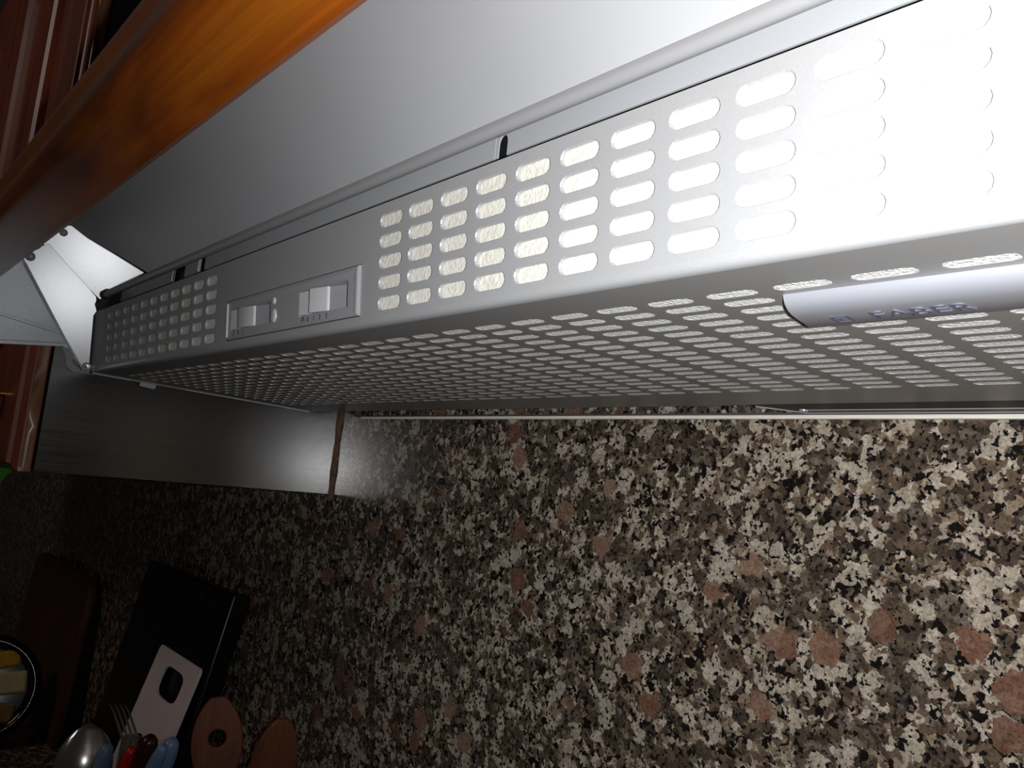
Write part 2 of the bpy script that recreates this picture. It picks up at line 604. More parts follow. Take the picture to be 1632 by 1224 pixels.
for z in [dz0 + 0.004 + (0.845 - 0.008) * k / 40 for k in range(41)]:
    j = lambda s: random.uniform(-s, s)
    rings.append([(dx1 + 0.0002, -0.0395, z), (dx1 + 0.0011 + j(0.0003), -0.0402, z), (dx1 + 0.0011 + j(0.0004), -0.0488 + j(0.0006), z),
                  (dx1 - 0.0004, -0.0500, z), (dx1 - 0.002, -0.049, z), (dx1 - 0.002, -0.0400, z)])
e = edge.loft(rings).build('door_edge', 'worn_wood', door, smooth=True, angle=50)
e['label'] = 'worn light brown door edge'
MB().lathe([(0.004, 0), (0.0045, 0.012), (0.011, 0.017), (0.0125, 0.022), (0.010, 0.027), (0.0, 0.029)],
           (-0.306, -0.0600, -0.030), (0, -1, 0)).build('knob', 'brass', door, smooth=True)

# ------------------------------------------------------------------ tilting wooden flap above the hood
flap = empty('hood_flap', (0.27, -0.118, 0.08), 'orange lacquered wooden flap tilted out above the hood', 'flap')
P1 = (-0.1008, 0.0720)
P2 = (-0.1337, 0.0905)
P3 = (-0.1352, 0.1122)
ud = (0.50, 0.866)
nd = (-0.866, 0.50)
prof = [P1, (P1[0] - 0.003, P1[1] - 0.0012), (-0.1180, 0.0790), (-0.1255, 0.0832), (-0.1290, 0.0852), (-0.1315, 0.0872), (-0.1333, 0.0896), (-0.1343, 0.0922), (-0.1346, 0.0948), (-0.1343, 0.0972),
        (-0.1338, 0.0990), (-0.1334, 0.1020), (-0.1338, 0.1055), (-0.1350, 0.1090), P3, (-0.1345, 0.1150),
        (-0.1352 + 0.10 * ud[0] + 0.004, 0.1122 + 0.10 * ud[1]),
        (P1[0] + 0.10 * ud[0], P1[1] + 0.10 * ud[1])]
MB().sweep_x(prof, HX + 0.012, XR).build('rail', 'flap_wood', flap, smooth=True, angle=35)
pan = [(P1[0] + 0.098 * ud[0] + nd[0] * 0.006, P1[1] + 0.098 * ud[1] + nd[1] * 0.006)]
pan += [(pan[0][0] + 0.36 * ud[0], pan[0][1] + 0.36 * ud[1])]
pan += [(pan[1][0] + nd[0] * 0.02, pan[1][1] + nd[1] * 0.02), (pan[0][0] + nd[0] * 0.02, pan[0][1] + nd[1] * 0.02)]
MB().sweep_x(pan, HX + 0.012, XR).build('panel', 'flap_wood', flap)

# ------------------------------------------------------------------ the range hood
hood = empty('range_hood', (0.27, 0.13, 0.0), 'silver grey built-in range hood with slotted front and underside', 'range hood')

# --- front panel, pierced by two groups of slots, with an opening for the controls
PU, PV = 0.0270, 0.01087
S0 = 0.01036
xg1 = -0.1556                       # first column of the left group
xg2 = xg1 + 0.5162                  # first column of the right group
sl0, sl1 = S0 - PV / 2, S0 + 4.5 * PV
fp = MB()
for g, ncol in ((xg1, 11), (xg2, 15)):
    for c in range(ncol):
        for r in range(5):
            slot_cell(fp, FP, g + c * PU, S0 + r * PV, PU, PV, 0.0213, 0.0076)
gl0, gl1 = xg1 - PU / 2, xg1 + 10.5 * PU
gr0, gr1 = xg2 - PU / 2, xg2 + 14.5 * PU
FL = HX + 0.0045
rect(fp, FP, FL, XR, sl1, FTOP)
LT = 0.0045
rect(fp, FP, FL, XR, LT, sl0)
rect(fp, FP, FL, gl0, sl0, sl1)
rect(fp, FP, gr1, XR, sl0, sl1)
CX0, CX1, CS0, CS1 = 0.1469, 0.3321, 0.0057, 0.0344
rect(fp, FP, gl1, CX0, sl0, sl1)
rect(fp, FP, CX1, gr0, sl0, sl1)
rect(fp, FP, CX0, CX1, sl0, CS0)
rect(fp, FP, CX0, CX1, CS1, sl1)
# returned top edge
fp.add([FP(FL, FTOP, 0), FP(XR, FTOP, 0), FP(XR, FTOP + 0.0006, -0.0012), FP(FL, FTOP + 0.0006, -0.0012), FP(XR, FTOP - 0.001, -0.0014), FP(FL, FTOP - 0.001, -0.0014)],
       [(0, 1, 2, 3), (3, 2, 4, 5)])
# left return
fp.add([FP(FL, LT, 0), FP(FL, FTOP, 0), FP(FL, FTOP, -0.006), FP(FL, LT, -0.006)], [(0, 1, 2, 3)])
# rounded bend to the underside
bend = []
A, B, C0 = FP(0, LT), GP(0, LT), Vector((0, 0, 0))
for k in range(25):
    t = k / 24
    q = A * (1 - t) ** 2 + C0 * 2 * t * (1 - t) + B * t ** 2
    bend.append(q)
vs = [q + UX * FL for q in bend] + [q + UX * XR for q in bend]
fp.add(vs, [(i, i + 1, 25 + i + 1, 25 + i) for i in range(24)])
front = fp.build('front_panel', 'silver_paint', hood)

# --- pierced underside
QU, QV = 0.02756, 0.0112
xq0, yq0 = 0.37981, 0.0293
NR = 17
ub = MB()
i0, i1 = -20, 13
for i in range(i0, i1 + 1):
    for r in range(NR):
        slot_cell(ub, GP, xq0 + i * QU, yq0 + r * QV, QU, QV, 0.0212, 0.0068, seg=4, lip=0.0001, depth=0.0004)
ux0, ux1 = xq0 + (i0 - 0.5) * QU, xq0 + (i1 + 0.5) * QU
uy0, uy1 = yq0 - QV / 2, yq0 + (NR - 0.5) * QV
YB = 0.2585
rect(ub, GP, FL, XR, LT, uy0)
rect(ub, GP, FL, ux0, uy0, uy1)
rect(ub, GP, ux1, XR, uy0, uy1)
rect(ub, GP, FL, XR, uy1, YB)
ub.add([GP(FL, YB, 0), GP(XR, YB, 0), GP(XR, YB, -0.01), GP(FL, YB, -0.01)], [(0, 1, 2, 3)])
ub.add([GP(FL, LT, 0), GP(FL, YB, 0), GP(FL, YB, -0.006), GP(FL, LT, -0.006)], [(0, 1, 2, 3)])
under = ub.build('bottom_grille', 'silver_paint_shaded', hood)

# --- filter felt behind the slots
ft = MB()
ft.obox(FP(gl0, sl0 - 0.001, -0.0022), UX * (gl1 - gl0 - 0.001), US * (sl1 - sl0 + 0.002), -NF * 0.002)
f1 = ft.build('filter_felt', 'felt', hood)
ft = MB()
ft.obox(FP(gr0 + 0.001, sl0 - 0.001, -0.0022), UX * (gr1 - gr0), US * (sl1 - sl0 + 0.002), -NF * 0.002)
ft.build('filter_felt', 'felt', hood)
ft = MB()
ft.obox(GP(ux0, uy0 - 0.002, -0.0005), UX * (ux1 - ux0), VG * (uy1 - uy0 + 0.004), -NG * 0.0015)
ft.build('filter_felt', 'felt_coarse', hood)

# --- box of the hood behind the panels
bd = MB()
bd.box(FL, XR, 0.0085, YB, 0.0075, 0.0665)
bd.build('body', 'hood_inside', hood)

# --- flange strip above the front panel, with its cut-outs
ZT, ZU = 0.0768, 0.0960
YF = 0.0120


def strip(x0, x1, dome=None):
    pts = [(x0, YF, ZT), (x1, YF, ZT), (x1, YF, ZU), (x0, YF, ZU)]
    MB().prism(pts, (0, 0.0012, 0)).build('flange_strip', 'grey_sheet', hood)


strip(-0.2000, -0.0360)
strip(-0.0070, 0.0290)
strip(0.0410, 0.4190)
strip(0.4285, XR)
MB().box(-0.205, XR, YF + 0.004, YF + 0.005, 0.067, ZU).build('gap_shade', 'dark_plastic_and_shade', hood)  # black sheet added as the shade of the cavity behind the strip
# turned tabs at the ends of the cut-outs
for x in (-0.0360, 0.0292):
    MB().box(x - 0.0012, x, YF - 0.0014, YF + 0.0012, ZT, ZU - 0.003).build('tab', 'rod_metal', hood, bevel=0.0003)
mbp = MB()
arch = [(0.42450 + 0.00330 * math.cos(math.pi * k / 10), YF + 0.0002, 0.0835 + 0.0042 * math.sin(math.pi * k / 10)) for k in range(11)]
poly = [(0.4282, YF + 0.0002, ZT), (0.4282, YF + 0.0002, ZU), (0.4192, YF + 0.0002, ZU), (0.4192, YF + 0.0002, ZT), (0.42120, YF + 0.0002, ZT)] + arch[::-1] + [(0.42780, YF + 0.0002, ZT)]
mbp.prism(poly, (0, 0.0008, 0)).build('latch_plate', 'grey_sheet', hood)

# --- hinge rod
RY, RZ, RR = -0.0020, 0.0815, 0.0036
MB().tube([(-0.2085, RY, RZ), (XR, RY, RZ)], RR, seg=20).build('hinge_rod', 'rod_metal', hood, smooth=True)
MB().tube([(-0.2090, RY, RZ + 0.0004), (-0.1960, RY, RZ + 0.0004)], RR + 0.0013, seg=16).build('rod_end_cap', 'dark_plastic_and_shade', hood, smooth=True)

# --- sloping sheet above the rod
SY, SZ = -0.0005, 0.0815
sd = Vector((0, -0.616, 0.788))
sn = Vector((0, -0.788, -0.616))
o0 = Vector((HX + 0.0035, -0.0010, 0.0822))
Ls = 0.085


def on_sheet(x, y, d=0.0):
    # point of the sheet's lower face at this x and y
    k = (y - o0.y) / sd.y
    return Vector((x, y, o0.z + sd.z * k)) + sn * d


yt = (o0 + sd * Ls).y
poly = [on_sheet(-0.0560, o0.y), on_sheet(-0.0600, -0.0025), on_sheet(-0.1100, -0.0188), on_sheet(-0.1624, -0.0353), on_sheet(-0.1900, -0.0470),
        on_sheet(-0.1990, yt), on_sheet(XR, yt), on_sheet(XR, o0.y)]
MB().prism(poly, -sn * 0.0012).build('sloping_sheet', 'grey_sheet', hood)
# folded lip where the sheet meets the wood
lip = Vector((-0.199, 0, 0)) + Vector((0, (o0 + sd * Ls).y, (o0 + sd * Ls).z))
up = MB()
up.obox(lip + Vector((0, 0.0, -0.002)), UX * (XR + 0.199), sd * 0.004 + sn * 0.0012, sn * 0.0025)
up.build('sheet_lip', 'grey_sheet', hood, bevel=0.0006)


# --- folding side leaves (fan of plates that closes the side under the flap)
def leaf(name, poly, x, th, mat, bevel=0.0004):
    return MB().prism([(x, y, z) for y, z in poly], (th, 0, 0)).build(name, mat, hood, bevel=bevel)


def arc(c, r, a0, a1, n=6):
    return [(c[0] + r * math.cos(math.radians(a0 + (a1 - a0) * k / n)), c[1] + r * math.sin(math.radians(a0 + (a1 - a0) * k / n)))
            for k in range(n + 1)]


l1 = leaf('side_leaf', [(-0.0060, 0.0010), (-0.0290, 0.0222), (-0.0842, 0.0146), (-0.17, 0.0034), (-0.17, 0.062), (-0.094, 0.0845),
                        (-0.0860, 0.1080), (-0.0740, 0.1080), (-0.020, 0.060)], HX + 0.0003, 0.0009, 'leaf_sheet')
# its pressed ridges
for (a, b, w) in (((-0.0300, 0.0355), (-0.1650, 0.0555), 0.0030), ((-0.0275, 0.0262), (-0.1690, 0.0075), 0.0012)):
    d = Vector((0, b[0] - a[0], b[1] - a[1])).normalized()
    p = Vector((1, 0, 0)).cross(d) * w
    q = Vector((HX + 0.0010, a[0], a[1]))
    MB().prism([q - p * 0.5, q + p * 0.5, q + p * 0.5 + d * 0.137, q - p * 0.5 + d * 0.137], (0.0016, 0, 0)).build('rib', 'leaf_sheet', l1, bevel=0.0003)
LN = Vector((1, -0.178, -0.164)).normalized()       # the leaves lean a little towards the hood
YZ2 = [(-0.0063, 0.0005), (-0.0293, 0.0316), (-0.0757, 0.0989), (-0.0786, 0.1033), (-0.0750, 0.1098), (-0.0673, 0.1154), (-0.0647, 0.1192), (-0.0593, 0.1224),
       (-0.0088, 0.0786), (-0.0078, 0.0748), (-0.0085, 0.0706), (-0.0056, 0.0640), (-0.0076, 0.0588), (-0.0019, 0.0046)]
L2 = [(HX + 0.0025 + 0.178 * y + 0.164 * z, y, z) for y, z in YZ2]
l2 = MB().prism(L2, LN * 0.0010).build('side_leaf', 'galvanised', hood, bevel=0.0003)
MB().tube([Vector(L2[0]) + LN * 0.0008, Vector(L2[1]) + LN * 0.0008, Vector(L2[2]) + LN * 0.0008], 0.0009, seg=8).build('turned_edge', 'leaf_sheet', l2, smooth=True)
MB().lathe([(0.0048, 0), (0.0045, 0.0012), (0.0030, 0.0026), (0.0, 0.0030)], (HX + 0.0030 + 0.178 * -0.0730 + 0.164 * 0.1061, -0.0730, 0.1061), LN, 16).build('rivet', 'galvanised', l2, smooth=True)
YZ3 = [(-0.0050, 0.0770), (-0.0598, 0.1182), (-0.0698, 0.1254), (-0.0510, 0.1428), (-0.0420, 0.1452), (-0.0240, 0.1380), (0.0060, 0.1260), (0.0430, 0.1110), (0.0400, 0.1075)]
LN3 = Vector((1, -0.20, -0.208)).normalized()
L3 = [(HX - 0.0020 + 0.20 * y + 0.208 * z, y, z) for y, z in YZ3]
l3 = MB().prism(L3, LN3 * 0.0008).build('side_leaf', 'galvanised', hood)
MB().lathe([(0.0040, 0), (0.0037, 0.001), (0.0025, 0.0022), (0.0, 0.0026)], (HX - 0.0014 + 0.20 * -0.0492 + 0.208 * 0.1362, -0.0492, 0.1362), LN3, 16).build('rivet', 'galvanised', l3, smooth=True)

# --- corner screw with a cross recess
sc0 = Vector((-0.2205, -0.0050, 0.0050))
sax = (NF * 0.16 + LN * 0.95).normalized()
scr = MB().lathe([(0.0020, -0.004), (0.0046, -0.0004), (0.0046, 0.0006), (0.0040, 0.0014), (0.0024, 0.0020), (0.0, 0.0022)], sc0, sax, 24).build(
    'screw', 'chrome', hood, smooth=True, angle=60)
s1 = sax.cross(UX).normalized()
s2 = sax.cross(s1)
for u, w in ((s1, s2), (s2, s1)):
    MB().obox(sc0 + sax * 0.0016 - u * 0.0022 - w * 0.0004, u * 0.0044, w * 0.0008, sax * 0.0007).build('recess_shade', 'dark_plastic_and_shade', scr)  # dark bars put the shade of the cross slots on the head

# --- bracket behind the leaf, clip and rear channel
br = MB()
br.prism([(HX + 0.0002, y, z) for y, z in ((-0.0300, 0.0215), (-0.0170, 0.0215), (-0.0185, 0.0090), (-0.0130, 0.0015), (0.004, -0.0020), (-0.0170, -0.0025), (-0.0235, 0.0020), (-0.0250, 0.0120))],
         (0.0022, 0, 0))
br.build('bracket', 'panel_plastic', hood, bevel=0.0005)
cl = MB()
cl.prism([(HX + 0.0050, 0.0500, -0.0012), (HX + 0.0050, 0.0680, -0.0016), (HX + 0.0046, 0.0660, -0.0085), (HX + 0.0046, 0.0500, -0.0070)], (0.0012, 0, 0))
cl.build('clip', 'rod_metal', hood, bevel=0.0004)
cl = MB()
cl.obox(GP(HX + 0.0040, 0.0400, 0.0002), UX * 0.006, VG * 0.058, NG * 0.0012)
cl.build('clip_plate', 'rod_metal', hood, bevel=0.0004)
ed = MB()
ed.obox(GP(HX + 0.0030, 0.002, -0.0005), UX * 0.0016, VG * 0.252, NG * 0.0020)
ed.build('side_edge', 'rod_metal', hood)
ch = MB()
ch.prism([(0.405, 0.2560, -0.0068), (0.432, 0.2935, -0.0078), (XR, 0.2935, -0.0078), (XR, 0.2560, -0.0068)], (0, 0, 0.012))
ch.build('rear_channel', 'black_channel', hood, bevel=0.0008)
MB().tube([(0.435, 0.2790, -0.0074), (XR, 0.2790, -0.0074)], 0.0006, seg=8).build('channel_line', 'rod_metal', hood, smooth=True)
MB().tube([(0.408, 0.2620, -0.0072), (0.430, 0.2905, -0.0078), (XR, 0.2915, -0.0080)], 0.0005, seg=8).build('channel_line', 'rod_metal', hood, smooth=True)
MB().lathe([(0.0030, 0), (0.0028, 0.0012), (0.0, 0.0016)], (0.436, 0.2750, -0.0078), (0, 0, -1), 12).build('channel_screw', 'galvanised', hood, smooth=True)

# --- control panel
cpan = MB()
fr = 0.0016                                     # proud of the front panel
PX0, PX1, PS0, PS1 = 0.1475, 0.3315, 0.0063, 0.0338
W1 = (0.1545, 0.2188, 0.0125, 0.0272)
W2 = (0.2600, 0.3185, 0.0122, 0.0275)


def frect(mb, x0, x1, s0, s1, d):
    mb.add([FP(x0, s0, d), FP(x1, s0, d), FP(x1, s1, d), FP(x0, s1, d)], [(0, 1, 2, 3)])


IN = 0.0022
xa, xb, sa, sb = PX0 + IN, PX1 - 0.0042, PS0 + IN, PS1 - IN
dl = 0.0003                                      # the face lies a little below its rim
# rim
ro = [(PX0, PS0), (PX1, PS0), (PX1, PS1), (PX0, PS1)]
ri = [(PX0 + 0.0012, PS0 + 0.0012), (PX1 - 0.0012, PS0 + 0.0012), (PX1 - 0.0012, PS1 - 0.0012), (PX0 + 0.0012, PS1 - 0.0012)]
rj = [(xa, sa), (xb, sa), (xb, sb), (xa, sb)]
rim = MB()
lo = [[FP(x, s, -0.0030) for x, s in ro], [FP(x, s, 0.0008) for x, s in ro], [FP(x, s, fr) for x, s in ri], [FP(x, s, fr) for x, s in [(xa - 0.0004, sa - 0.0004), (xb + 0.0008, sa - 0.0004), (xb + 0.0008, sb + 0.0004), (xa - 0.0004, sb + 0.0004)]],
      [FP(x, s, dl) for x, s in rj]]
rim.loft(lo, cap=False)
ctrl = rim.build('control_panel', 'panel_plastic', hood)
face = MB()
frect(face, xa, W1[0], sa, sb, dl)
frect(face, W1[1], W2[0], sa, sb, dl)
frect(face, W2[1], xb, sa, sb, dl)
for W in (W1, W2):
    frect(face, W[0], W[1], sa, W[2], dl)
    frect(face, W[0], W[1], W[3], sb, dl)
    # well: walls and a floor that ramps down to the right
    x0, x1, s0, s1 = W
    xm = x0 + (x1 - x0) * 0.42
    D1, D2 = -0.0012, -0.0058
    face.add([FP(x0, s0, dl), FP(x1, s0, dl), FP(x1, s1, dl), FP(x0, s1, dl),
              FP(x0, s0 + 0.0003, D1), FP(xm, s0 + 0.0003, D1), FP(x1 - 0.0003, s0 + 0.0012, D2), FP(x1 - 0.0003, s1 - 0.0012, D2), FP(xm, s1 - 0.0003, D1), FP(x0, s1 - 0.0003, D1)],
             [(0, 1, 6, 5, 4), (1, 2, 7, 6), (2, 3, 9, 8, 7), (3, 0, 4, 9), (4, 5, 8, 9), (5, 6, 7, 8)])
face.build('panel_face', 'panel_plastic', ctrl)
for (x0, xk0, xk1, W) in ((W1[0] + 0.0003, 0.1728, 0.1938, W1), (W2[0] + 0.0003, 0.2778, 0.2962, W2)):
    s0, s1 = W[2] + 0.0006, W[3] - 0.0004
    pl = MB()
    pv = [(x0, -0.0012), (x0 + 0.0003, 0.0009), (xk0 + 0.002, -0.0008), (xk0 + 0.002, -0.0012)]
    pl.add([FP(x, s0, d) for x, d in pv] + [FP(x, s1, d) for x, d in pv], [(3, 2, 1, 0), (4, 5, 6, 7)] + [(i, (i + 1) % 4, 4 + (i + 1) % 4, 4 + i) for i in range(4)])
    sp = pl.build('slider', 'knob_plastic', ctrl, bevel=0.0003)
    kb = MB()
    h = 0.0024
    sk0, sk1 = s0 - 0.0002, s1 - 0.0002
    prof = [(xk0, -0.001), (xk0 + 0.0003, 0.0030), (xk0 + 0.0016, 0.0036), (xk1 - 0.0010, 0.0004), (xk1, -0.001)]
    vs = [FP(x, sk0, d) for x, d in prof] + [FP(x, sk1, d) for x, d in prof]
    n = len(prof)
    kb.add(vs, [tuple(range(n))[::-1], tuple(range(n, 2 * n))] + [(i, (i + 1) % n, n + (i + 1) % n, n + i) for i in range(n)])
    kb.build('knob', 'knob_plastic', sp, bevel=0.0005, bseg=3)


def lens(x, s, rx, rs, hgt):
    mb = MB()
    rings = []
    for r, d in ((1.0, dl - 0.0002), (0.96, dl + hgt * 0.5), (0.75, dl + hgt * 0.85), (0.4, dl + hgt), (0.02, dl + hgt)):
        rings.append([FP(x + rx * r * math.cos(2 * math.pi * k / 20), s + rs * r * math.sin(2 * math.pi * k / 20), d) for k in range(20)])
    return mb.loft(rings).build('indicator', 'lens_grey', ctrl, smooth=True, angle=60)


lens(0.2245, 0.0262, 0.0024, 0.0024, 0.0012)
lens(0.2250, 0.0165, 0.0038, 0.0046, 0.0014)
for ch_, x, s in (('0', 0.1682, 0.0102), ('1', 0.1757, 0.0102), ('0', 0.2717, 0.0096), ('1', 0.2796, 0.0096), ('2', 0.2869, 0.0096), ('3', 0.2949, 0.0096)):
    text_mesh(ch_, 0.0042, FP(x, s, dl + 0.0001), UX, US, 'print_ink', 'lettering', ctrl, 0.0001, sx=0.9)


def ring_icon(x, s, r, name='symbol'):
    mb = MB()
    n = 18
    a = [FP(x + r * math.cos(2 * math.pi * k / n), s + r * math.sin(2 * math.pi * k / n), dl + 0.0002) for k in range(n)]
    b = [FP(x + r * 0.72 * math.cos(2 * math.pi * k / n), s + r * 0.72 * math.sin(2 * math.pi * k / n), dl + 0.0002) for k in range(n)]
    mb.add(a + b, [(k, (k + 1) % n, n + (k + 1) % n, n + k) for k in range(n)])
    return mb


ic = ring_icon(0.2655, 0.0096, 0.0021)
for an in (30, 150, 270):
    c, s_ = math.cos(math.radians(an)), math.sin(math.radians(an))
    ic.add([FP(0.2655, 0.0096, dl + 0.0002), FP(0.2655 + 0.0013 * c - 0.0004 * s_, 0.0096 + 0.0013 * s_ + 0.0004 * c, dl + 0.0002),
            FP(0.2655 + 0.0013 * c + 0.0004 * s_, 0.0096 + 0.0013 * s_ - 0.0004 * c, dl + 0.0002)], [(0, 1, 2)])
ic.build('symbol', 'print_ink', ctrl)
ic = ring_icon(0.1603, 0.0106, 0.0015)
ic.add([FP(0.1596, 0.0080, dl + 0.0002), FP(0.1610, 0.0080, dl + 0.0002), FP(0.1610, 0.0089, dl + 0.0002), FP(0.1596, 0.0089, dl + 0.0002)], [(0, 1, 2, 3)])
ic.build('symbol', 'print_ink', ctrl)

# --- maker's badge on the underside
bx0, bx1, by0, by1 = 0.5610, 0.70, 0.0365, 0.0630
prof = [(by0, 0.0), (by0 + 0.0006, 0.0014), (by0 + 0.0020, 0.0030), (by0 + 0.0045, 0.0044), (by0 + 0.0080, 0.0052), (by0 + 0.0100, 0.0054), (by1 - 0.0008, 0.0058), (by1, 0.0054), (by1, 0.0)]
bg_ = MB()
n = len(prof)
cuts = [bx0 + 0.0004, bx1]
vs = []
for xi, x in enumerate(cuts):
    for y, d in prof:
        xx = x + (0.0035 * max(0, (y - by0) / (by1 - by0)) * -1.0 if xi == 0 else 0)
        vs.append(GP(xx, y, d))
bg_.add(vs, [tuple(range(n))[::-1], tuple(range(n, 2 * n))] + [(i, (i + 1) % n, n + (i + 1) % n, n + i) for i in range(n)])
badge = bg_.build('badge', 'badge_silver', hood, smooth=True, angle=30)
bup = -(VG * (by1 - by0 - 0.0108) + NG * 0.0004).normalized()
bc = GP(0, by0 + 0.0180, 0.0056 + 0.00012)
text_mesh('FABER', 0.0105, bc + UX * 0.6010, UX, bup, 'badge_ink', 'lettering', badge, 0.00015, sx=1.12)
lg = MB()
o = bc + UX * 0.5745
for (u0, u1, v0, v1) in ((-0.0034, 0.0034, 0.0027, 0.0036), (-0.0034, 0.0034, -0.0036, -0.0027), (-0.0034, -0.0022, -0.0027, 0.0027), (0.0022, 0.0034, -0.0027, 0.0027),
                         (-0.0012, 0.0012, 0.0008, 0.0016), (-0.0012, -0.0002, -0.0018, 0.0008)):
    lg.obox(o + UX * u0 + bup * v0, UX * (u1 - u0), bup * (v1 - v0), UX.cross(bup) * 0.0002)
lg.build('emblem', 'badge_ink', badge)

# ------------------------------------------------------------------ things on the counter, in the dark at lower left
CT = -0.68


def px(u, v, y):
    """world point at depth y for measuring positions on the counter"""
    d = RIGHT * ((u - 816) / 1291.63) + DOWN * ((v - 612) / 1291.63) + FWD
    return CAM + d * ((y - CAM.y) / d.y)


# black slab leaning on the wall
slab = empty('black_panel', (-0.60, 0.20, CT), 'black glossy slab with faint round symbols standing against the granite', 'panel')
ax = UX
az = Vector((0, 0.2, 1.0)).normalized()
an = ax.cross(az)
o = Vector((-0.780, 0.187, CT + 0.0025))
MB().obox(o, ax * 0.370, az * 0.424, -an * 0.029).build('plate', 'black_glass', slab, bevel=0.004, bseg=3)
for k in range(6):
    c = o + ax * (0.05 + 0.054 * k) + az * 0.404 + an * 0.0004
    mb = MB()
    n = 16
    A_ = [c + ax * 0.009 * math.cos(2 * math.pi * q / n) + az * 0.007 * math.sin(2 * math.pi * q / n) for q in range(n)]
    B_ = [c + ax * 0.0065 * math.cos(2 * math.pi * q / n) + az * 0.0045 * math.sin(2 * math.pi * q / n) for q in range(n)]
    mb.add(A_ + B_, [(q, (q + 1) % n, n + (q + 1) % n, n + q) for q in range(n)])
    mb.build('symbol', 'icon_grey', slab)

# white cutting board with a hand hole
wb = empty('cutting_board', (-0.50, 0.16, CT), 'white plastic cutting board with a hand hole before the black slab', 'cutting board')
az = Vector((0, 0.29, 1.0)).normalized()
an = ax.cross(az)
o = Vector((-0.585, 0.151, CT + 0.0022))
w, h = 0.166, 0.327
hc, hh = (0.088, 0.287), (0.042, 0.021)
hole = []
for k in range(24):
    t = 2 * math.pi * k / 24
    c, s_ = math.cos(t), math.sin(t)
    hole.append((hc[0] + hh[0] * (abs(c) ** 0.55) * (1 if c >= 0 else -1), hc[1] + hh[1] * (abs(s_) ** 0.55) * (1 if s_ >= 0 else -1)))
bm = bmesh.new()
outer = [(0.005, 0), (w - 0.005, 0), (w, 0.005), (w, h - 0.006), (w - 0.002, h - 0.002), (w - 0.006, h), (0.006, h), (0.002, h - 0.002), (0, h - 0.006), (0, 0.005)]
ov = [bm.verts.new(o + ax * a + az * b) for a, b in outer]
hv = [bm.verts.new(o + ax * a + az * b) for a, b in hole]
es = [bm.edges.new((ov[i], ov[(i + 1) % len(ov)])) for i in range(len(ov))] + [bm.edges.new((hv[i], hv[(i + 1) % len(hv)])) for i in range(len(hv))]
bmesh.ops.triangle_fill(bm, use_beauty=True, use_dissolve=False, edges=es)
r = bmesh.ops.extrude_face_region(bm, geom=list(bm.faces))
bmesh.ops.translate(bm, vec=-an * 0.004, verts=[g for g in r['geom'] if isinstance(g, bmesh.types.BMVert)])
bmesh.ops.recalc_face_normals(bm, faces=bm.faces)
me = bpy.data.meshes.new('board')
bm.to_mesh(me)
bm.free()
me.materials.append(MATS['white_board'])
bo = bpy.data.objects.new('board', me)
COL.objects.link(bo)
bo.parent = wb
bo.matrix_parent_inverse = Matrix.Translation(-wb.location)

# reddish wooden board further left
rb = MB()
poly = [(-1.66, 0.262, CT + 0.001), (-1.13, 0.262, CT + 0.001), (-1.13, 0.288, CT + 0.30), (-1.15, 0.2897, CT + 0.32), (-1.19, 0.2905, CT + 0.33), (-1.60, 0.2905, CT + 0.33),
        (-1.64, 0.2897, CT + 0.32), (-1.66, 0.288, CT + 0.30)]
rbo = rb.prism(poly, (0, -0.016, 0.0)).build('chopping_board', 'board_wood', bevel=0.003)
tag(rbo, 'reddish wooden chopping board leaning on the wall behind the sponges', 'chopping board')


def jar(name, c, r, h, mat, label, cat):
    prof = [(r * 0.85, 0), (r * 0.95, 0.004), (r, h * 0.5), (r, h - 0.004), (r + 0.002, h), (r - 0.004, h), (r - 0.005, h - 0.01), (r - 0.006, 0.006), (0.0, 0.006)]
    return tag(MB().lathe(prof, (c[0], c[1], CT), (0, 0, 1), 32).build(name, mat, smooth=True, angle=50), label, cat)


jar('utensil_jar', (-0.345, 0.10), 0.075, 0.15, 'ceramic_dark', 'dark round jar holding the metal cutlery', 'jar')
jar('utensil_jar', (-0.225, 0.235), 0.045, 0.14, 'ceramic_dark', 'dark narrow jar holding the wooden spoons', 'jar')


def spoon(name, tip, root, length, wid, depth, mat, label, cat, hole=None, face=None, parts=True, handle_r=0.005, taper=0.55, hmat=None):
    """bowl from tip downwards, handle to root; face = direction the bowl's back looks"""
    tip, root = Vector(tip), Vector(root)
    d = (root - tip).normalized()
    fz = Vector(face)
    fz = (fz - d * fz.dot(d)).normalized()
    sd_ = d.cross(fz)
    e = empty(name, root, label, cat)
    rings = []
    nn = 14
    for i in range(nn + 1):
        t = i / nn
        wv = wid * (math.sin(math.pi * min(1, t ** taper)) ** 0.75 if 0 < t < 1 else 0) * 0.5 + 0.0012
        if t > 0.75:
            wv = max(wv, handle_r)
        dome = depth * math.sin(math.pi * t)
        c = tip + d * length * t
        ring = []
        for k in range(16):
            a_ = 2 * math.pi * k / 16
            ca, sa_ = math.cos(a_), math.sin(a_)
            if sa_ >= 0:
                ring.append(c + sd_ * wv * ca + fz * dome * sa_)
            else:
                ring.append(c + sd_ * wv * ca * 0.96 + fz * (dome * -sa_ * 0.82 - 0.0008))
        rings.append(ring)
    b_ = MB().loft(rings).build('bowl', mat, e, smooth=True, angle=80)
    MB().tube([tip + d * (length - 0.012), tip + d * (length + 0.03), root], [handle_r, handle_r * 0.8, handle_r], seg=10).build('handle', hmat or mat, e, smooth=True)
    return e


tc_ = CAM - Vector((-0.40, 0.1, -0.43))
tp = px(143, 1152, 0.105)
sp_root = Vector((-0.375, 0.10, CT + 0.012))
spoon('serving_spoon', tp, sp_root, 0.115, 0.064, 0.018, 'steel_shiny', 'large shiny steel serving spoon with its back to the room', 'spoon', face=tc_, taper=0.85)

